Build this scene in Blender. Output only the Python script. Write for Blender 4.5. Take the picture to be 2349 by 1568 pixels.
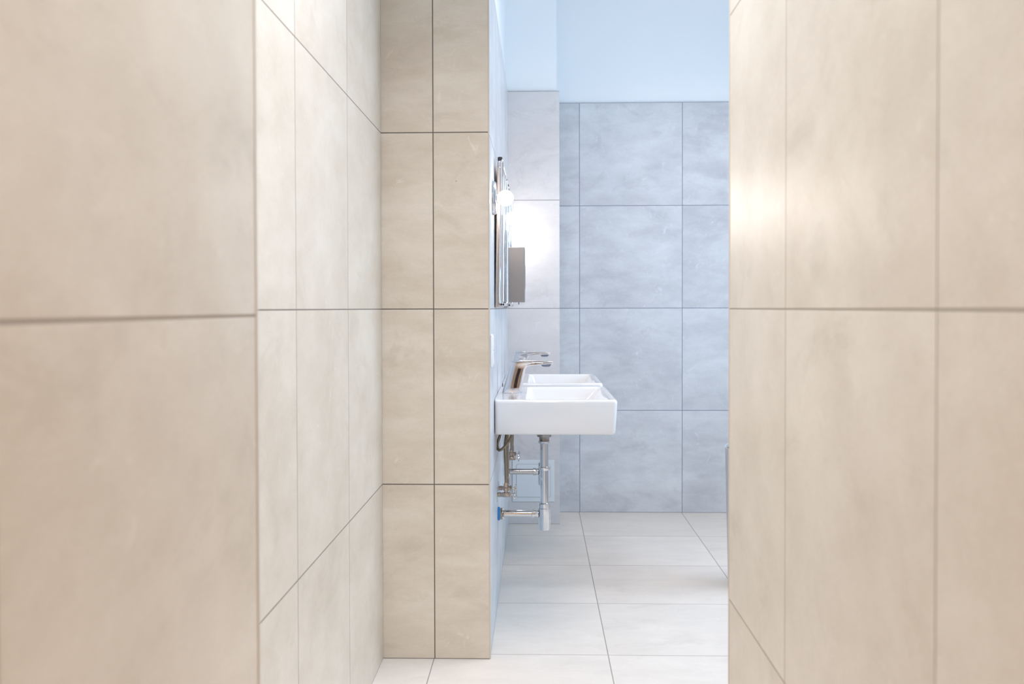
import bpy, bmesh, math
from mathutils import Vector, Matrix
C = bpy.context.scene.collection
PI = math.pi
for _o in list(bpy.data.objects):
    bpy.data.objects.remove(_o)

# ------------------------------------------------------------------ camera
sc = bpy.context.scene
F_PX, YAW, PITCH, ROLL, EYE = 2274.5, 0.0287, -0.0178, -0.0023, 1.203
CX, CY = -6.3, -37.5
cam_d = bpy.data.cameras.new('camera')
cam = bpy.data.objects.new('camera', cam_d)
C.objects.link(cam)
sc.camera = cam
cam_d.sensor_width = 36.0
cam_d.sensor_fit = 'HORIZONTAL'
cam_d.lens = F_PX / 2349 * 36.0
cam_d.shift_x = -CX / 2349
cam_d.shift_y = CY / 2349
cam_d.clip_start = 0.02
_c, _s = math.cos, math.sin
fwd0 = Vector((-_s(YAW), _c(YAW), 0))
right0 = Vector((_c(YAW), _s(YAW), 0))
up0 = Vector((0, 0, 1))
fwd = fwd0 * _c(PITCH) + up0 * _s(PITCH)
up1 = up0 * _c(PITCH) - fwd0 * _s(PITCH)
right = right0 * _c(ROLL) + up1 * _s(ROLL)
up = up1 * _c(ROLL) - right0 * _s(ROLL)
cam.matrix_world = Matrix(((right.x, up.x, -fwd.x, 0), (right.y, up.y, -fwd.y, 0),
                           (right.z, up.z, -fwd.z, EYE), (0, 0, 0, 1)))
cam_d.dof.use_dof = True
cam_d.dof.focus_distance = 3.9
cam_d.dof.aperture_fstop = 5.0

# ------------------------------------------------------------------ light
sc.view_settings.view_transform = 'Standard'
sc.view_settings.look = 'None'
sc.view_settings.gamma = 1.0
sc.view_settings.use_curve_mapping = False
sc.view_settings.exposure = 0.07
sc.cycles.use_denoising = True
sc.cycles.use_adaptive_sampling = True
sc.cycles.adaptive_threshold = 0.08
sc.cycles.max_bounces = 8
sc.cycles.diffuse_bounces = 7
sc.cycles.glossy_bounces = 5
sc.cycles.sample_clamp_indirect = 8.0
w = bpy.data.worlds.new('world')
sc.world = w
w.use_nodes = True
w.node_tree.nodes['Background'].inputs[0].default_value = (0.8, 0.88, 1, 1)
w.node_tree.nodes['Background'].inputs[1].default_value = 0.3


def area(name, loc, size, power, color, rot=(0, 0, 0), spread=PI):
    d = bpy.data.lights.new(name, 'AREA')
    d.shape = 'RECTANGLE'
    d.size, d.size_y = size
    d.energy = power
    d.color = color
    d.spread = spread
    o = bpy.data.objects.new(name, d)
    o.location = loc
    o.rotation_euler = rot
    C.objects.link(o)
    return o


# stand-ins for unseen ceiling lights of washroom, passage and lobby, colours fitted
DOWN = math.radians(112)
area('washroom_ceiling_light', (1.05, 4.1, 3.05), (1.2, 1.2), 19, (1.0, 0.76, 0.62), spread=math.radians(145))
area('washroom_side_fill', (2.15, 4.0, 1.5), (1.2, 1.6), 41, (0.44, 0.71, 1.0), (0, PI / 2, 0))  # added cool fill from the right, no such source in view
area('passage_downlight', (-0.05, 2.05, 3.05), (0.3, 0.3), 19.5, (0.85, 0.88, 0.98), spread=DOWN)
area('passage_downlight', (0.0, 0.9, 3.05), (0.3, 0.3), 15, (0.66, 0.82, 1.0), spread=DOWN)
area('lobby_downlight', (0.0, -1.0, 3.05), (0.4, 0.4), 12, (1.0, 0.55, 0.28), spread=math.radians(130))
BULB = 57.0

# ------------------------------------------------------------------ materials
def srgb(r, g, b):
    f = lambda c: (c / 255 / 12.92) if c <= 10 else ((c / 255 + 0.055) / 1.055) ** 2.4
    return (f(r), f(g), f(b), 1)


def simple(name, col, rough=0.5, metal=0.0, spec=0.5, noise=0.0, nscale=8.0, coat=0.0):
    m = bpy.data.materials.new(name)
    m.use_nodes = True
    nt = m.node_tree
    b = nt.nodes['Principled BSDF']
    b.inputs['Base Color'].default_value = col
    b.inputs['Roughness'].default_value = rough
    b.inputs['Metallic'].default_value = metal
    b.inputs['Specular IOR Level'].default_value = spec
    b.inputs['Coat Weight'].default_value = coat
    if noise:
        n = nt.nodes.new('ShaderNodeTexNoise')
        n.inputs['Scale'].default_value = nscale
        n.inputs['Detail'].default_value = 5
        g = nt.nodes.new('ShaderNodeNewGeometry')
        nt.links.new(g.outputs['Position'], n.inputs['Vector'])
        r = nt.nodes.new('ShaderNodeMapRange')
        r.inputs['To Min'].default_value = 1 - noise
        r.inputs['To Max'].default_value = 1 + noise
        nt.links.new(n.outputs['Fac'], r.inputs['Value'])
        mx = nt.nodes.new('ShaderNodeMix')
        mx.data_type = 'RGBA'
        mx.blend_type = 'MULTIPLY'
        mx.inputs[0].default_value = 1
        mx.inputs[6].default_value = col
        nt.links.new(r.outputs[0], mx.inputs[7])
        nt.links.new(mx.outputs[2], b.inputs['Base Color'])
    return m


def tile_mat(name, ua, va, u0, v0, light, dark, grout, gw, seed, tu=0.6, tv=0.6,
             streak=(1.0, 3.0), rough=0.36, contrast=1.0, spec=0.5):
    """large cement-look tiles; ua / va say which world axes run across and up the surface"""
    m = bpy.data.materials.new(name)
    m.use_nodes = True
    nt = m.node_tree
    N, L = nt.nodes, nt.links
    b = N['Principled BSDF']

    def math_(op, a, c=None, d=None):
        n = N.new('ShaderNodeMath')
        n.operation = op
        for i, v in enumerate((a, c, d)):
            if v is None:
                continue
            if isinstance(v, (int, float)):
                n.inputs[i].default_value = v
            else:
                L.new(v, n.inputs[i])
        return n.outputs[0]

    g = N.new('ShaderNodeNewGeometry')
    sp = N.new('ShaderNodeSeparateXYZ')
    L.new(g.outputs['Position'], sp.inputs[0])
    U, V = sp.outputs[ua], sp.outputs[va]
    us = math_('DIVIDE', math_('SUBTRACT', U, u0), tu)
    vs = math_('DIVIDE', math_('SUBTRACT', V, v0), tv)
    iu, iv = math_('FLOOR', us), math_('FLOOR', vs)

    def edge(f, size):
        fr = math_('FRACT', f)
        return math_('MULTIPLY', math_('MINIMUM', fr, math_('SUBTRACT', 1.0, fr)), size)

    dist = math_('MINIMUM', edge(us, tu), edge(vs, tv))
    mr = N.new('ShaderNodeMapRange')
    mr.inputs['From Min'].default_value = gw * 0.35
    mr.inputs['From Max'].default_value = gw * 0.65
    L.new(dist, mr.inputs['Value'])
    tilemask = mr.outputs[0]                     # 1 on the tile, 0 in the joint
    cid = N.new('ShaderNodeCombineXYZ')
    L.new(iu, cid.inputs[0])
    L.new(iv, cid.inputs[1])
    cid.inputs[2].default_value = seed
    wn = N.new('ShaderNodeTexWhiteNoise')
    wn.noise_dimensions = '3D'
    L.new(cid.outputs[0], wn.inputs['Vector'])
    sc_ = N.new('ShaderNodeVectorMath')
    sc_.operation = 'SCALE'
    L.new(wn.outputs['Color'], sc_.inputs[0])
    sc_.inputs['Scale'].default_value = 37.0
    cuv = N.new('ShaderNodeCombineXYZ')
    L.new(U, cuv.inputs[0])
    L.new(V, cuv.inputs[1])
    add = N.new('ShaderNodeVectorMath')
    add.operation = 'ADD'
    L.new(cuv.outputs[0], add.inputs[0])
    L.new(sc_.outputs[0], add.inputs[1])

    def noise(scale, detail, rgh, dis, stretch=(1, 1)):
        mp = N.new('ShaderNodeMapping')
        mp.inputs['Scale'].default_value = (stretch[0], stretch[1], 1)
        L.new(add.outputs[0], mp.inputs['Vector'])
        n = N.new('ShaderNodeTexNoise')
        n.inputs['Scale'].default_value = scale
        n.inputs['Detail'].default_value = detail
        n.inputs['Roughness'].default_value = rgh
        n.inputs['Distortion'].default_value = dis
        L.new(mp.outputs[0], n.inputs['Vector'])
        return n.outputs['Fac']

    cloud = noise(2.6, 6, 0.55, 0.5, (streak[0] ** 0.5, streak[1] ** 0.5))
    strk = noise(5.0, 7, 0.68, 0.25, streak)
    fine = noise(90.0, 3, 0.6, 0.0, (streak[0] ** 0.7, streak[1] ** 0.7))
    fac = math_('ADD', math_('MULTIPLY', cloud, 1.6 * contrast),
                math_('ADD', math_('MULTIPLY', strk, 1.7 * contrast), math_('MULTIPLY', fine, 0.5 * contrast)))
    fac = math_('ADD', fac, math_('MULTIPLY', wn.outputs['Value'], 0.25))
    fac = math_('SUBTRACT', fac, 1.9 * contrast + 0.12 - 0.5)
    cl = N.new('ShaderNodeClamp')
    L.new(fac, cl.inputs['Value'])
    mix = N.new('ShaderNodeMix')
    mix.data_type = 'RGBA'
    L.new(cl.outputs[0], mix.inputs[0])
    mix.inputs[6].default_value = dark
    mix.inputs[7].default_value = light
    # rubbed patches and a few pits
    pat = noise(3.2, 7, 0.72, 1.1, (1, 1.4))
    pr = N.new('ShaderNodeMapRange')
    pr.inputs['From Min'].default_value = 0.55
    pr.inputs['From Max'].default_value = 0.70
    pr.inputs['To Max'].default_value = 0.5
    L.new(pat, pr.inputs['Value'])
    mix2 = N.new('ShaderNodeMix')
    mix2.data_type = 'RGBA'
    L.new(pr.outputs[0], mix2.inputs[0])
    L.new(mix.outputs[2], mix2.inputs[6])
    mix2.inputs[7].default_value = tuple(c * 0.86 for c in dark[:3]) + (1,)
    scf = noise(7.0, 7, 0.75, 2.2, (1.3, 1.0))
    sr = N.new('ShaderNodeMapRange')
    sr.inputs['From Min'].default_value = 0.61
    sr.inputs['From Max'].default_value = 0.68
    sr.inputs['To Max'].default_value = 0.7
    L.new(scf, sr.inputs['Value'])
    mixs = N.new('ShaderNodeMix')
    mixs.data_type = 'RGBA'
    L.new(sr.outputs[0], mixs.inputs[0])
    L.new(mix2.outputs[2], mixs.inputs[6])
    mixs.inputs[7].default_value = tuple(min(1, c * 1.05) for c in light[:3]) + (1,)
    vor = N.new('ShaderNodeTexVoronoi')
    vor.inputs['Scale'].default_value = 9.0
    L.new(add.outputs[0], vor.inputs['Vector'])
    vr = N.new('ShaderNodeMapRange')
    vr.inputs['From Min'].default_value = 0.018
    vr.inputs['From Max'].default_value = 0.032
    vr.inputs['To Min'].default_value = 0.45
    vr.inputs['To Max'].default_value = 0.0
    L.new(vor.outputs['Distance'], vr.inputs['Value'])
    vsel = math_('MULTIPLY', vr.outputs[0], math_('GREATER_THAN', strk, 0.60))
    mix3 = N.new('ShaderNodeMix')
    mix3.data_type = 'RGBA'
    L.new(vsel, mix3.inputs[0])
    L.new(mixs.outputs[2], mix3.inputs[6])
    mix3.inputs[7].default_value = grout
    mg = N.new('ShaderNodeMix')
    mg.data_type = 'RGBA'
    L.new(tilemask, mg.inputs[0])
    mg.inputs[6].default_value = grout
    L.new(mix3.outputs[2], mg.inputs[7])
    L.new(mg.outputs[2], b.inputs['Base Color'])
    rr = N.new('ShaderNodeMapRange')
    rr.inputs['To Min'].default_value = 0.8
    rr.inputs['To Max'].default_value = rough
    L.new(tilemask, rr.inputs['Value'])
    L.new(rr.outputs[0], b.inputs['Roughness'])
    b.inputs['Specular IOR Level'].default_value = spec
    bh = math_('ADD', math_('MULTIPLY', tilemask, 1.0), math_('MULTIPLY', strk, 0.12))
    bp = N.new('ShaderNodeBump')
    bp.inputs['Strength'].default_value = 0.35
    bp.inputs['Distance'].default_value = 0.002
    L.new(bh, bp.inputs['Height'])
    L.new(bp.outputs[0], b.inputs['Normal'])
    return m


T_L, T_D, GROUT = srgb(224, 214, 199), srgb(206, 193, 175), srgb(112, 102, 92)
G_L, G_D = srgb(215, 217, 219), srgb(187, 188, 192)  # washroom tones: beige series greyed, part of the cool light put in
X, Y, Z = 0, 1, 2
XL, XJ, XP, D1 = -0.533, -0.355, -0.167, 3.376
XS, D2, D3, XC = -0.165, 5.833, 5.507, 0.1214
XR, YR, Y2 = 0.395, 2.053, 1.593
XB, YB = -0.352, 1.231
CEIL, TILE_TOP = 3.1, 2.4
M = {}
M['pier'] = tile_mat('cement_tiles_pier', X, Z, XJ, 0, T_L, T_D, srgb(104, 94, 84), 0.0036, 1, streak=(1, 3))
M['left'] = tile_mat('cement_tiles_left', Y, Z, D1, 0, T_L, T_D, srgb(120, 110, 100), 0.003, 2, streak=(1.2, 2))
M['jamb'] = tile_mat('cement_tiles_jamb', Y, Z, YB, -0.006, T_L, T_D, srgb(150, 138, 124), 0.0036, 3, streak=(1.2, 2))
M['right'] = tile_mat('cement_tiles_right', Y, Z, Y2, 0, T_L, T_D, srgb(150, 138, 124), 0.003, 4, streak=(1.2, 1.6))
M['rback'] = tile_mat('cement_tiles_back', X, Z, 0.246, 0, G_L, G_D, srgb(118, 124, 142), 0.0034, 5, streak=(1, 2.4))  # bluish joint colour carries the cool light too
M['col'] = tile_mat('cement_tiles_column', X, Z, -0.2, 0, srgb(222, 219, 218), srgb(198, 194, 194), srgb(124, 122, 126), 0.0032, 6, streak=(1, 2.4), contrast=0.6)
M['sinkw'] = tile_mat('cement_tiles_sink_wall', Y, Z, D1, 0, G_L, G_D, srgb(130, 122, 114), 0.003, 7, streak=(1, 2), rough=0.3)
M['floor'] = tile_mat('pale_floor_tiles', X, Y, 0.242, 3.424, srgb(224, 216, 206), srgb(208, 200, 190),
                      srgb(150, 145, 138), 0.0035, 8, streak=(1, 2.6), contrast=0.8, rough=0.42)
M['paint'] = simple('white_wall_paint', srgb(236, 238, 239), 0.8, noise=0.015, nscale=2)
M['ceramic'] = simple('white_ceramic', srgb(231, 230, 229), 0.08, spec=0.6, coat=0.3)
M['chrome'] = simple('polished_chrome', (0.70, 0.71, 0.73, 1), 0.07, 1.0)
M['steel'] = simple('brushed_steel', srgb(158, 154, 152), 0.38, 0.7, noise=0.03, nscale=40)
M['darkchrome'] = simple('grey_nozzle_mesh', srgb(118, 126, 142), 0.3, 0.8, noise=0.5, nscale=900)
M['binsteel'] = simple('light_brushed_steel', srgb(205, 204, 204), 0.42, 0.45)
M['nickel'] = simple('aged_nickel', srgb(185, 172, 160), 0.2, 1.0, noise=0.06, nscale=60)
M['braid'] = simple('braided_steel', srgb(150, 138, 120), 0.35, 0.85, noise=0.25, nscale=500)
M['rubber'] = simple('black_rubber', srgb(35, 35, 38), 0.5)
M['blue'] = simple('blue_rubber', srgb(50, 140, 210), 0.45)
M['mirror'] = simple('mirror_glass', (0.92, 0.93, 0.94, 1), 0.01, 1.0)
M['backing'] = simple('mirror_backing', srgb(205, 195, 188), 0.25, 0.8)
M['plastic'] = simple('white_plastic', srgb(238, 238, 236), 0.3)
M['hatch'] = simple('white_hatch', srgb(225, 228, 230), 0.45)
M['trim'] = simple('satin_aluminium', srgb(205, 196, 184), 0.45, 0.15)
M['reflection_door'] = simple('dark_reflection_door', srgb(52, 42, 36), 0.4, noise=0.2, nscale=6)
M['dark'] = simple('near_black', srgb(28, 22, 20), 0.6)
bulb = bpy.data.materials.new('lit_bulb')
bulb.use_nodes = True
_b = bulb.node_tree.nodes['Principled BSDF']
_b.inputs['Base Color'].default_value = (0.9, 0.9, 0.9, 1)
_b.inputs['Emission Color'].default_value = (1.0, 0.92, 0.86, 1)
_b.inputs['Emission Strength'].default_value = BULB
M['bulb'] = bulb


# ------------------------------------------------------------------ helpers
def obj(name, bm, mat, parent=None, smooth=None, loc=None):
    me = bpy.data.meshes.new(name)
    bmesh.ops.recalc_face_normals(bm, faces=bm.faces)
    bm.to_mesh(me)
    bm.free()
    if mat:
        me.materials.append(M[mat])
    o = bpy.data.objects.new(name, me)
    C.objects.link(o)
    if loc:
        o.location = loc
    if parent:
        o.parent = parent
    if smooth:
        for p in me.polygons:
            p.use_smooth = True
        me.set_sharp_from_angle(angle=math.radians(smooth))
    return o


def thing(name, label, cat, loc, group=None):
    o = bpy.data.objects.new(name, None)
    o.empty_display_size = 0.05
    C.objects.link(o)
    o.location = loc
    tag(o, label, cat, group)
    return o


def tag(o, label, cat, group=None):
    o['label'] = label
    o['category'] = cat
    if group:
        o['group'] = group


def box(bm, a, b, bevel=0.0, seg=2):
    r = bmesh.ops.create_cube(bm, size=1)
    vs = r['verts']
    for v in vs:
        v.co = Vector([(a[i] + b[i]) / 2 + v.co[i] * (b[i] - a[i]) for i in range(3)])
    if bevel:
        es = list({e for v in vs for e in v.link_edges})
        bmesh.ops.bevel(bm, geom=es, offset=bevel, segments=seg, profile=0.5, affect='EDGES', clamp_overlap=True)
    return bm


def new_box(a, b, bevel=0.0, seg=2):
    return box(bmesh.new(), a, b, bevel, seg)


def lathe(bm, prof, axis='z', org=(0, 0, 0), n=32, cap=True):
    """prof: (radius, height) pairs spun about an axis through org"""
    rings = []
    for r, h in prof:
        ring = []
        for i in range(n):
            a = 2 * PI * i / n
            p = (r * math.cos(a), r * math.sin(a), h)
            if axis == 'x':
                p = (p[2], p[0], p[1])
            elif axis == 'y':
                p = (p[0], p[2], p[1])
            ring.append(bm.verts.new(Vector(p) + Vector(org)))
        rings.append(ring)
    for a, b in zip(rings, rings[1:]):
        for i in range(n):
            bm.faces.new((a[i], a[(i + 1) % n], b[(i + 1) % n], b[i]))
    if cap:
        bm.faces.new(rings[0][::-1])
        bm.faces.new(rings[-1])
    return bm


def cyl(r, h0, h1, axis='z', org=(0, 0, 0), n=32, bev=0.0008):
    return lathe(bmesh.new(), [(r - bev, h0), (r, h0 + bev), (r, h1 - bev), (r - bev, h1)], axis, org, n)


def tube(bm, pts, r, n=12, res=8):
    """round tube through points, smoothed by Catmull-Rom"""
    P = [Vector(p) for p in pts]
    Q = []
    for i in range(len(P) - 1):
        p0, p1, p2, p3 = P[max(i - 1, 0)], P[i], P[i + 1], P[min(i + 2, len(P) - 1)]
        for k in range(res):
            t = k / res
            Q.append(0.5 * ((2 * p1) + (p2 - p0) * t + (2 * p0 - 5 * p1 + 4 * p2 - p3) * t * t
                            + (3 * p1 - p0 - 3 * p2 + p3) * t ** 3))
    Q.append(P[-1])
    rings = []
    ref = Vector((0.13, 1, 0.07)).normalized()
    for i, q in enumerate(Q):
        d = (Q[min(i + 1, len(Q) - 1)] - Q[max(i - 1, 0)]).normalized()
        a = d.cross(ref).normalized()
        b = d.cross(a)
        rings.append([bm.verts.new(q + (a * math.cos(2 * PI * j / n) + b * math.sin(2 * PI * j / n)) * r) for j in range(n)])
    for a, b in zip(rings, rings[1:]):
        for j in range(n):
            bm.faces.new((a[j], a[(j + 1) % n], b[(j + 1) % n], b[j]))
    bm.faces.new(rings[0][::-1])
    bm.faces.new(rings[-1])
    return bm


def rrect(x0, x1, y0, y1, r, z, k=6):
    """rounded rectangle loop"""
    out = []
    r = min(r, (x1 - x0) / 2 - 1e-4, (y1 - y0) / 2 - 1e-4)
    for cx, cy, a0 in ((x1 - r, y1 - r, 0), (x0 + r, y1 - r, PI / 2), (x0 + r, y0 + r, PI), (x1 - r, y0 + r, 1.5 * PI)):
        for i in range(k + 1):
            a = a0 + PI / 2 * i / k
            out.append(Vector((cx + r * math.cos(a), cy + r * math.sin(a), z)))
    return out


def loft(bm, loops, cap0=True, cap1=True):
    rs = [[bm.verts.new(p) for p in lp] for lp in loops]
    n = len(rs[0])
    for a, b in zip(rs, rs[1:]):
        for i in range(n):
            bm.faces.new((a[i], a[(i + 1) % n], b[(i + 1) % n], b[i]))
    if cap0:
        bm.faces.new(rs[0][::-1])
    if cap1:
        bm.faces.new(rs[-1])
    return bm


def dup(root, loc, label=None):
    r = root.copy()
    C.objects.link(r)
    r.location = loc
    if label:
        r['label'] = label
    for ch in list(root.children):
        c = ch.copy()
        C.objects.link(c)
        c.parent = r
        for g in ch.children:
            d = g.copy()
            C.objects.link(d)
            d.parent = c
    return r


# ------------------------------------------------------------------ the setting
def struct(name, a, b, mat, parent=None, bevel=0.0):
    o = obj(name, new_box(a, b, bevel), mat, parent)
    if parent is None:
        o['kind'] = 'structure'
    return o


TT = 0.0145                                           # tile stands proud of the painted wall
struct('floor', (-0.8, -1.8, -0.1), (2.4, 6.1, 0.0), 'floor')
struct('ceiling', (-0.8, -1.8, CEIL), (2.4, 6.1, CEIL + 0.1), 'paint')
wl = struct('wall_left', (XL - 0.15, YB, 0), (XL - TT, D1, CEIL), 'paint')
struct('tile_cladding', (XL - TT, YB, 0), (XL, D1, TILE_TOP), 'left', wl)
wj = struct('wall_front_left', (XL - 0.15, -1.6, 0), (XB - TT, YB - TT, CEIL), 'paint')
struct('tile_cladding', (XB - TT, -1.6, 0), (XB, YB, TILE_TOP), 'jamb', wj)
struct('tile_cladding', (XL - 0.1, YB - TT, 0), (XB - TT, YB, TILE_TOP), 'pier', wj)
wp = struct('wall_pier', (XL - 0.15, D1 + TT, 0), (XS - TT, 6.0, CEIL), 'paint')
struct('tile_cladding', (XL, D1, 0), (XP, D1 + TT, TILE_TOP), 'pier', wp)
struct('tile_cladding', (XS - TT, D1 + TT, 0), (XS, D3, TILE_TOP), 'sinkw', wp)
wc = struct('wall_column', (XS - TT, D3 + TT, 0), (XC - TT, 6.0, CEIL), 'paint')
struct('tile_cladding', (XS - TT, D3, 0), (XC, D3 + TT, TILE_TOP), 'col', wc)
struct('tile_cladding', (XC - TT, D3 + TT, 0), (XC, D2, TILE_TOP), 'sinkw', wc)
wb = struct('wall_back', (XC - TT, D2 + TT, 0), (2.4, 6.1, CEIL), 'paint')
struct('tile_cladding', (XC, D2, 0), (2.2, D2 + TT, TILE_TOP), 'rback', wb)
wr = struct('wall_right', (XR + TT, -1.6, 0), (XR + 0.15, YR - TT, CEIL), 'paint')
struct('tile_cladding', (XR, -1.6, 0), (XR + TT, YR, TILE_TOP), 'right', wr)
struct('tile_cladding', (XR + TT, YR - TT, 0), (2.2, YR, TILE_TOP), 'rback', wr)
wd = struct('wall_washroom_right', (2.2, YR - 0.15, 0), (2.4, D2 + TT, CEIL), 'paint')
struct('tile_cladding', (2.2 - TT, YR, 0), (2.2, D2, TILE_TOP), 'sinkw', wd)
struct('wall_washroom_front', (XR + 0.15, YR - 0.15, 0), (2.2, YR - TT, CEIL), 'paint')
struct('wall_behind', (-0.8, -1.75, 0), (0.7, -1.6, CEIL), 'paint')
dr = struct('reflection_door_1', (-0.2, -1.598, 0.001), (0.25, -1.56, 2.05), 'reflection_door', bevel=0.003)  # unseen, added to give the chrome its dark reflections
struct('reflection_door_handle', (-0.16, -1.56, 1.0), (-0.05, -1.53, 1.025), 'steel', dr, 0.004)
# added glazing, unseen, to account for the cool side fill
wn_ = struct('added_window_1', (2.16, 3.15, 0.9), (2.1855, 4.85, 2.1), 'hatch')
struct('added_pane', (2.157, 3.22, 0.97), (2.16, 4.78, 2.03), 'plastic', wn_)
# slim metal edge profiles on the outer tile corners
struct('trim_1', (XP - 0.001, D1 - 0.0015, 0), (XP + 0.0045, D1 + 0.006, TILE_TOP), 'trim', bevel=0.0012)
struct('trim_2', (XR - 0.0015, YR - 0.001, 0), (XR + 0.006, YR + 0.005, TILE_TOP), 'trim', bevel=0.0012)
struct('trim_3', (XB - 0.005, YB - 0.004, 0), (XB + 0.0015, YB + 0.004, TILE_TOP), 'trim', bevel=0.0012)

# ------------------------------------------------------------------ washbasins
SW = 0.65                                             # width along the wall
B_TOP, B_BOT, BX = 0.856, 0.7235, 0.2997
S1, S2 = 4.055, 4.89


def basin(loc, label):
    t = thing('wash_basin', label, 'washbasin', loc, 'wall-hung white washbasins')
    h = B_TOP - B_BOT
    x0, x1, hy = 0.0015, BX - XS, SW / 2
    def o_(i, z, r=0.016):
        return rrect(x0, x1 - i, -hy + i, hy - i, r, z)
    ix0, ix1, iy = x0 + 0.118, x1 - 0.024, hy - 0.024
    def in_(i, z, r, sx=0.0):
        return rrect(ix0 + i * 0.5, ix1 - i - sx, -iy + i, iy - i, r, z)
    loops = [o_(0.016, 0), o_(0.010, 0.002), o_(0.0065, 0.008), o_(0.003, 0.06), o_(0.0, h - 0.012),
             o_(0.0012, h - 0.005), o_(0.005, h - 0.001), o_(0.009, h),
             in_(-0.004, h, 0.02), in_(0.001, h - 0.002, 0.02), in_(0.005, h - 0.008, 0.022),
             in_(0.02, h - 0.05, 0.03, 0.02), in_(0.04, h - 0.09, 0.045, 0.04), in_(0.06, h - 0.108, 0.05, 0.05),
             in_(0.10, h - 0.114, 0.04, 0.05)]
    obj('bowl', loft(bmesh.new(), loops), 'ceramic', t, smooth=45)
    xd = 0.0259 - XS
    obj('drain_cover', lathe(bmesh.new(), [(0.028, h - 0.1135), (0.03, h - 0.1125), (0.029, h - 0.1105), (0.02, h - 0.1095), (0.004, h - 0.109)],
                             org=(xd, 0, 0)), 'chrome', t, smooth=40)
    return t


basin((XS, S1, B_BOT), 'white rectangular wall-hung washbasin nearest the camera, the one with its long side seen full')
basin((XS, S2, B_BOT), 'white wall-hung washbasin half hidden behind the nearer one, closer to the back wall')


# ------------------------------------------------------------------ mixer taps
def tap(loc, label):
    t = thing('mixer_tap', label, 'tap', loc, 'chrome mixer taps')
    # local x runs out from the wall (0 = wall face), z from the basin top
    w0 = lambda x: x - XS
    secs = []
    for z, a, b, hw, r in ((0.0, -0.1446, -0.0670, 0.0235, 0.014), (0.002, -0.1452, -0.0665, 0.024, 0.014),
                           (0.03, -0.1375, -0.0625, 0.0215, 0.013), (0.07, -0.1255, -0.0550, 0.0200, 0.012),
                           (0.098, -0.1165, -0.0480, 0.0205, 0.012), (0.112, -0.1125, -0.038, 0.0212, 0.012),
                           (0.119, -0.1110, -0.022, 0.0220, 0.010), (0.1255, -0.1100, -0.012, 0.0220, 0.010)):
        secs.append(rrect(w0(a), w0(b), -hw, hw, r, z))
    obj('body', loft(bmesh.new(), secs), 'chrome', t, smooth=50)
    # spout: flat tongue thinning to its tip
    bm = bmesh.new()
    lo = []
    for x, zb, zt, hw in ((-0.075, 0.106, 0.1245, 0.018), (-0.045, 0.1085, 0.1245, 0.0205), (-0.01, 0.1135, 0.1243, 0.0215),
                          (0.03, 0.1165, 0.1236, 0.0215), (0.055, 0.1175, 0.1228, 0.021), (0.0605, 0.1185, 0.1222, 0.0195)):
        lo.append([Vector((w0(x), p.x, p.y)) for p in rrect(-hw, hw, zb, zt, 0.0025, 0, 3)])
    loft(bm, lo)
    obj('spout', bm, 'chrome', t, smooth=50)
    bm = bmesh.new()
    lo = []
    for x, zb, zt, hw in ((-0.1125, 0.1280, 0.1322, 0.0195), (-0.110, 0.1268, 0.1335, 0.0212), (-0.06, 0.1266, 0.1330, 0.0215),
                          (-0.01, 0.1253, 0.1318, 0.0212), (0.03, 0.1245, 0.1298, 0.0208), (0.059, 0.1238, 0.1282, 0.020), (0.0625, 0.1240, 0.1276, 0.0185)):
        lo.append([Vector((w0(x), p.x, p.y)) for p in rrect(-hw, hw, zb, zt, 0.0018, 0, 3)])
    loft(bm, lo)
    obj('lever', bm, 'chrome', t, smooth=50)
    bm = bmesh.new()
    lathe(bm, [(0.014, 0.1065), (0.0165, 0.1075), (0.0195, 0.112), (0.0205, 0.1172)], org=(w0(0.034), 0, 0))
    obj('aerator', bm, 'darkchrome', t, smooth=40)
    obj('base_ring', cyl(0.026, -0.0003, 0.0015, org=(w0(-0.111), 0, 0)), 'chrome', t, smooth=40)
    return t


tap((XS, S1, B_TOP + 0.0005), 'chrome single-lever mixer tap on the nearer washbasin, standing whole in view')
tap((XS, S2, B_TOP + 0.0005), 'chrome single-lever mixer tap on the farther washbasin, its lever showing above the nearer tap')


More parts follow.
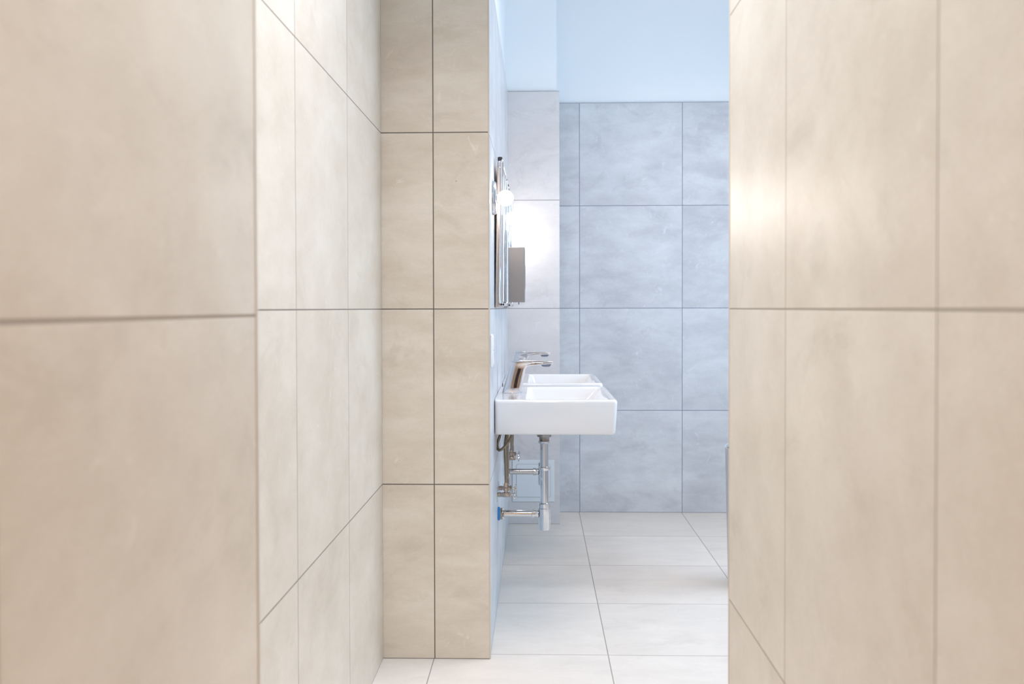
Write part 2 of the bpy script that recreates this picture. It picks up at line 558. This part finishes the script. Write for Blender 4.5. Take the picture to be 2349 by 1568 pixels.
# ------------------------------------------------------------------ bottle traps
def trap(y, dz, label):
    t = thing('bottle_trap', label, 'drain trap', (0.0259, y, 0), 'chrome bottle traps under the washbasins')
    zs = B_BOT
    obj('drain_flange', lathe(bmesh.new(), [(0.026, zs - 0.0005), (0.0295, zs - 0.006), (0.0295, zs - 0.044), (0.028, zs - 0.0475), (0.0205, zs - 0.0485), (0.0205, zs - 0.0555)][::-1]),
        'steel', t, smooth=30)
    prof = [(0.0215, zs - 0.0555)]
    for k in range(2):
        z = zs - 0.0555 - 0.004 * k
        prof += [(0.0215, z - 0.001), (0.0195, z - 0.002), (0.0195, z - 0.003), (0.0215, z - 0.004)]
    obj('threaded_collar', lathe(bmesh.new(), prof[::-1]), 'nickel', t, smooth=30)
    obj('coupling_nut', lathe(bmesh.new(), [(0.022, 0.6485), (0.0245, 0.6505), (0.0245, 0.6585), (0.023, 0.6595)], n=12), 'chrome', t, smooth=20)
    d = dz
    obj('tailpipe', cyl(0.0166, 0.405 + d, 0.65), 'chrome', t, smooth=40)
    obj('slip_joint', lathe(bmesh.new(), [(0.018, 0.538 + d), (0.0225, 0.540 + d), (0.0235, 0.547 + d), (0.0235, 0.5515 + d), (0.019, 0.5535 + d)]),
        'chrome', t, smooth=35)
    obj('cap_nut', lathe(bmesh.new(), [(0.0235, 0.384 + d), (0.0248, 0.386 + d), (0.0248, 0.401 + d), (0.022, 0.404 + d), (0.0166, 0.405 + d)], n=32),
        'chrome', t, smooth=30)
    obj('bottle', lathe(bmesh.new(), [(0.019, 0.2936 + d), (0.0235, 0.2950 + d), (0.0245, 0.2975 + d), (0.0245, 0.3015 + d), (0.0252, 0.3025 + d),
                                      (0.0252, 0.382 + d), (0.0235, 0.384 + d)]), 'chrome', t, smooth=35)
    zp = 0.3595 + d
    xw = XS - 0.0259
    obj('outlet_pipe', cyl(0.0146, xw + 0.012, -0.026, 'x', (0, 0, zp)), 'chrome', t, smooth=40)
    obj('outlet_nut', lathe(bmesh.new(), [(0.0155, -0.052), (0.0185, -0.050), (0.0188, -0.040), (0.0165, -0.036), (0.0165, -0.024)], 'x', (0, 0, zp)),
        'chrome', t, smooth=30)
    nut = obj('wall_nut', lathe(bmesh.new(), [(0.0225, xw + 0.008), (0.0235, xw + 0.012), (0.0235, xw + 0.0195), (0.019, xw + 0.022), (0.019, xw + 0.025)],
                                'x', (0, 0, zp), n=16), 'nickel', t, smooth=20)
    for a in range(4):
        bm = bmesh.new()
        an = a * PI / 2 + 0.5
        c = Vector((xw + 0.022, 0.0235 * math.cos(an), zp + 0.0235 * math.sin(an)))
        box(bm, (c.x - 0.004, c.y - 0.005, c.z - 0.005), (c.x + 0.004, c.y + 0.005, c.z + 0.005), 0.0012)
        obj('wing', bm, 'chrome', nut)
    g = obj('wall_gasket', lathe(bmesh.new(), [(0.027, xw + 0.0003), (0.0275, xw + 0.002), (0.0272, xw + 0.0075), (0.025, xw + 0.009)], 'x', (0, 0, zp)),
            'blue', t, smooth=35)
    g['label'] = 'bright blue rubber gasket against the wall'
    return t


trap(S1, 0.0, 'chrome bottle trap hanging under the nearer washbasin, with a blue gasket at the wall')
trap(S2, 0.035, 'chrome bottle trap of the farther washbasin, mostly hidden behind the nearer drain pipe')


# ------------------------------------------------------------------ angle valves
def valve(y, z, label, tilt=0.0):
    t = thing('angle_valve', label, 'valve', (XS, y, z), 'angle valves under the washbasins')
    obj('escutcheon', lathe(bmesh.new(), [(0.029, 0.0002), (0.0292, 0.0014), (0.024, 0.0035), (0.012, 0.0055)], 'x'), 'chrome', t, smooth=40)
    obj('valve_body', lathe(bmesh.new(), [(0.0085, 0.004), (0.0085, 0.008), (0.0105, 0.009), (0.0105, 0.013), (0.0085, 0.014), (0.0095, 0.024),
                                          (0.0105, 0.026), (0.0105, 0.045), (0.009, 0.048)], 'x', n=20), 'nickel', t, smooth=30)
    obj('packing_nut', lathe(bmesh.new(), [(0.0095, 0.048), (0.0115, 0.049), (0.0115, 0.054), (0.006, 0.056)], 'x', n=6), 'nickel', t)
    obj('outlet', lathe(bmesh.new(), [(0.0065, 0.009), (0.0065, 0.014), (0.0095, 0.015), (0.0095, 0.026), (0.007, 0.04)], 'z', (0.036, 0, 0), n=6),
        'nickel', t)
    obj('stem', cyl(0.003, 0.055, 0.068, 'x'), 'chrome', t, smooth=40)
    bm = bmesh.new()
    lathe(bm, [(0.007, 0.066), (0.0085, 0.068), (0.0085, 0.074), (0.006, 0.076)], 'x')
    for k in range(4):
        a = k * PI / 2 + tilt
        d = Vector((0, math.cos(a), math.sin(a)))
        p = d * 0.0125 + Vector((0.071, 0, 0))
        lathe(bm, [(0.0030, -0.0035), (0.0052, -0.0025), (0.0052, 0.0025), (0.003, 0.0035)], 'x', p, n=16)
        tube(bm, [Vector((0.071, 0, 0)) + d * 0.006, p], 0.003, 8, 1)
    obj('handle', bm, 'chrome', t, smooth=35)
    return t


V = {}
for k, (yy, zz, tl, lb) in enumerate((
        (S1 - 0.07, 0.451, 0.0, 'nearest angle valve under the near washbasin, lower of its pair in view'),
        (S1 + 0.07, 0.4516, 0.4, 'second angle valve under the near washbasin, just behind and above the nearest one'),
        (S2 - 0.07, 0.472, 0.2, 'angle valve under the far washbasin, the lower one of the far pair'),
        (S2 + 0.07, 0.472, 0.7, 'farthest angle valve, under the far washbasin, behind its twin'))):
    valve(yy, zz, lb, tl)


# ------------------------------------------------------------------ supply hoses
def hose(pts, label, fer=True):
    t = thing('supply_hose', label, 'hose', pts[0], 'braided supply hoses under the washbasins')
    o = Vector(pts[0])
    P = [Vector(p) - o for p in pts]
    obj('braided_tube', tube(bmesh.new(), P, 0.0056, 14, 10), 'braid', t, smooth=60)
    if fer:
        obj('end_nut', lathe(bmesh.new(), [(0.0062, 0.0), (0.0088, 0.001), (0.0088, 0.012), (0.0062, 0.020)], n=6), 'nickel', t)
    return t


vx = XS + 0.036
for S, vz, nm in ((S1, 0.451, 'near'), (S2, 0.472, 'far')):
    z0 = vz + 0.0285
    zt = B_BOT - 0.002
    hose([(vx, S - 0.07, z0), (vx - 0.001, S - 0.069, z0 + 0.08), (vx - 0.004, S - 0.06, z0 + 0.16), (vx + 0.001, S - 0.03, zt - 0.03), (vx + 0.004, S - 0.02, zt)],
         'straight braided hose rising from the front valve under the %s washbasin' % nm)
    hose([(vx, S + 0.07, z0), (vx + 0.003, S + 0.069, z0 + 0.06), (vx + 0.004, S + 0.055, z0 + 0.16), (vx + 0.008, S + 0.04, zt)],
         'straight braided hose rising from the rear valve under the %s washbasin' % nm)
k = 1 / 560.8
P = lambda px, py, yy: ((px - 1233.5) * yy / 2274.5, yy, 1.203 - (py - 706) * yy / 2274.5)
hose([P(1149, 982, S1 - 0.05), P(1146, 1000, S1 - 0.06), P(1140, 1020, S1 - 0.08), P(1144.5, 1033, S1 - 0.10), P(1157, 1025, S1 - 0.11),
      P(1168, 1010, S1 - 0.10), P(1173, 1000, S1 - 0.09), P(1180, 982, S1 - 0.07)],
     'braided hose hanging in a U loop close under the near washbasin', fer=False)


# ------------------------------------------------------------------ mirrors
MW, MZ0, MZ1 = 0.55, 1.204, 1.778


def mirror(y0, label):
    t = thing('wall_mirror', label, 'mirror', (XS, y0, MZ0), 'tilting wall mirrors')
    H = MZ1 - MZ0
    # panel leans: its lower edge sits near the wall, the upper edge further out
    bm = new_box((0, 0.006, 0.0), (0.017, MW - 0.006, H - 0.022), 0.004, 3)
    for v in bm.verts:
        v.co.x += 0.0015 + 0.011 * v.co.z / H
    pan = obj('mirror_panel', bm, 'backing', t, smooth=40)
    bm = new_box((0.0172, 0.012, 0.008), (0.0192, MW - 0.012, H - 0.030), 0.0006, 1)
    for v in bm.verts:
        v.co.x += 0.0015 + 0.011 * v.co.z / H
    obj('mirror_glass', bm, 'mirror', t)
    xf = 0.0295 + 0.0006
    r = 0.0065
    fr = bmesh.new()
    q = 0.014
    loop = []
    for cy, cz, a0 in ((MW - q, H - 0.012 - q, 0), (q, H - 0.012 - q, PI / 2), (q, 0.012 + q, PI), (MW - q, 0.012 + q, 1.5 * PI)):
        for i in range(7):
            a = a0 + PI / 2 * i / 6
            loop.append(Vector((xf, cy + q * math.cos(a), cz + q * math.sin(a))))
    n, m = len(loop), 14
    rings = []
    for i in range(n):
        d = (loop[(i + 1) % n] - loop[i - 1]).normalized()
        a = Vector((1, 0, 0))
        b = d.cross(a)
        rings.append([fr.verts.new(loop[i] + (a * math.cos(2 * PI * j / m) + b * math.sin(2 * PI * j / m)) * r) for j in range(m)])
    for i in range(n):
        A, B = rings[i], rings[(i + 1) % n]
        for j in range(m):
            fr.faces.new((A[j], A[(j + 1) % m], B[(j + 1) % m], B[j]))
    f = obj('frame', fr, 'chrome', t, smooth=50)
    for yy in (0.010, MW - 0.010):
        obj('bracket_post', lathe(bmesh.new(), [(0.007, H - 0.040), (0.008, H - 0.038), (0.008, H - 0.034), (0.007, H - 0.033), (0.007, H - 0.031),
                                                (0.008, H - 0.029), (0.008, H - 0.016), (0.007, H - 0.0145)], org=(0.0215, yy, 0)), 'chrome', t, smooth=35)
        c = obj('end_cap', lathe(bmesh.new(), [(0.0085, H - 0.0145), (0.0092, H - 0.013), (0.0092, H - 0.002), (0.0078, H)], org=(0.0225, yy, 0)),
                'rubber', t, smooth=35)
        c['label'] = 'small black cap'
        bm = bmesh.new()
        for dx in (-0.004, 0.004):
            lathe(bm, [(0.0034, -0.0015), (0.0038, 0.0), (0.0034, 0.0015)], 'y', (xf + dx, (-0.0015 if yy < 0.1 else MW + 0.0015), 0.012), n=12)
        obj('hinge_screw', bm, 'dark', t)
    return t


mirror(3.78, 'rectangular mirror in a chrome tube frame, seen edge-on, over the nearer washbasin')
mirror(3.78 + 0.835, 'chrome-framed mirror seen edge-on over the farther washbasin, behind the steel dispenser')


# ------------------------------------------------------------------ wall lamps
def lamp(y, label):
    t = thing('wall_lamp', label, 'lamp', (XS, y, 1.605), 'globe bulb wall lamps')
    obj('wall_plate', lathe(bmesh.new(), [(0.061, 0.0003), (0.062, 0.0015), (0.061, 0.010), (0.057, 0.0145), (0.02, 0.016)], 'x', n=48), 'chrome', t, smooth=35)
    obj('lamp_holder', lathe(bmesh.new(), [(0.017, 0.016), (0.0165, 0.0185), (0.0135, 0.020), (0.0135, 0.0225), (0.011, 0.024)], 'x'), 'chrome', t, smooth=35)
    bm = bmesh.new()
    prof = [(0.0095, 0.0235), (0.012, 0.0255)]
    for i in range(3, 17):
        a = PI * i / 17
        prof.append((0.029 * math.sin(a), 0.0485 - 0.029 * math.cos(a)))
    prof.append((0.0015, 0.0774))
    prof = [p for p in prof]
    lathe(bm, prof, 'x', n=40)
    b = obj('bulb', bm, 'bulb', t, smooth=60)
    b['label'] = 'lit white globe bulb'
    return t


lamp(3.6375, 'nearest and largest of the lit globe wall lamps, in front of the near mirror')
lamp(4.4725, 'lit globe wall lamp between the two mirrors, above the steel dispenser')
lamp(5.3075, 'farthest lit globe wall lamp, beyond the far mirror next to the column')

# ------------------------------------------------------------------ dispenser
t = thing('soap_dispenser', 'brushed steel wall dispenser with a flat box body, between the two mirrors', 'dispenser', (XS, 4.4725, 1.204))
obj('back_plate', new_box((0.0005, -0.055, 0.0), (0.030, 0.055, 0.03), 0.003), 'steel', t)
obj('housing', new_box((0.0005, -0.06, 0.0245), (0.108, 0.06, 0.2685), 0.0025), 'steel', t)
obj('front_cover', new_box((0.108, -0.05, 0.085), (0.1095, 0.05, 0.19), 0.0005), 'steel', t)
obj('nozzle', cyl(0.003, 0.0145, 0.026, org=(0.080, 0, 0)), 'steel', t, smooth=40)

# ------------------------------------------------------------------ switch, hatch
t = thing('light_switch', 'white double light switch on the washroom wall right behind the beige pier', 'switch', (XS, 3.47, 0.997))
obj('plate', new_box((0.0003, -0.041, 0.0), (0.008, 0.041, 0.114), 0.003, 3), 'plastic', t, smooth=50)
obj('rocker', new_box((0.008, -0.03, 0.008), (0.0105, 0.03, 0.054), 0.001), 'plastic', t)
obj('rocker', new_box((0.008, -0.03, 0.060), (0.0105, 0.03, 0.106), 0.001), 'plastic', t)

t = thing('access_hatch', 'square pale access hatch low on the tiled column below the washbasins', 'access hatch', (-0.0254, D3, 0.1255))
bm = new_box((-0.1162, -0.004, 0), (0.1162, -0.0002, 0.2325), 0.0015)
obj('hatch_frame', bm, 'hatch', t)
bm = bmesh.new()
lp = rrect(-0.094, 0.094, 0.026, 0.2075, 0.01, 0)
loft(bm, [[Vector((p.x, -0.0041, p.y)) for p in lp], [Vector((p.x, -0.0056, p.y)) for p in lp],
          [Vector((p.x * 0.99, -0.0064, 0.1167 + (p.y - 0.1167) * 0.99)) for p in lp]])
obj('hatch_door', bm, 'hatch', t)
bm = bmesh.new()
lp = rrect(-0.0955, 0.0955, 0.0245, 0.209, 0.011, 0)
loft(bm, [[Vector((p.x, -0.0036, p.y)) for p in lp], [Vector((p.x, -0.0043, p.y)) for p in lp]])
obj('door_gap', bm, 'steel', t)

# ------------------------------------------------------------------ waste bin, mostly behind the right wall
t = thing('waste_bin', 'tapered steel waste bin just peeking out past the right-hand wall edge', 'bin', (0.955, 4.3, 0))
R0, R1, HB = 0.132, 0.147, 0.60
bm = bmesh.new()
n = 64


def ring(r, z, sl):
    return [bm.verts.new((r * math.cos(2 * PI * i / n), 0.8 * r * math.sin(2 * PI * i / n),
                          z + sl * (1 - abs(math.cos(2 * PI * i / n)) ** 1.5) * (1 if math.sin(2 * PI * i / n) > 0 else -1))) for i in range(n)]


rs = [ring(R0 - 0.004, 0.0005, 0), ring(R0, 0.004, 0), ring(R0 + 0.004, 0.2, 0), ring(R1 - 0.002, HB - 0.004, 0.04), ring(R1 - 0.001, HB, 0.04),
      ring(R1 - 0.004, HB, 0.04), ring(R1 - 0.006, HB - 0.01, 0.04), ring(R0 - 0.004, 0.03, 0)]
for a, b in zip(rs, rs[1:]):
    for i in range(n):
        bm.faces.new((a[i], a[(i + 1) % n], b[(i + 1) % n], b[i]))
bm.faces.new(rs[0][::-1])
bm.faces.new(rs[-1])
obj('bin_body', bm, 'binsteel', t, smooth=40)
bm = bmesh.new()
rs = [ring(R0 - 0.006, 0.034, 0), ring(R1 - 0.010, HB - 0.012, 0.04), ring(R1 - 0.013, HB - 0.012, 0.04), ring(R0 - 0.009, 0.037, 0)]
for a, b in zip(rs, rs[1:]):
    for i in range(n):
        bm.faces.new((a[i], a[(i + 1) % n], b[(i + 1) % n], b[i]))
bm.faces.new(rs[0][::-1])
bm.faces.new(rs[-1])
l = obj('bin_inner_shell', bm, 'dark', t, smooth=40)  # near-black shell for the dark inside of the bin
l['label'] = 'dark shell inside the bin'
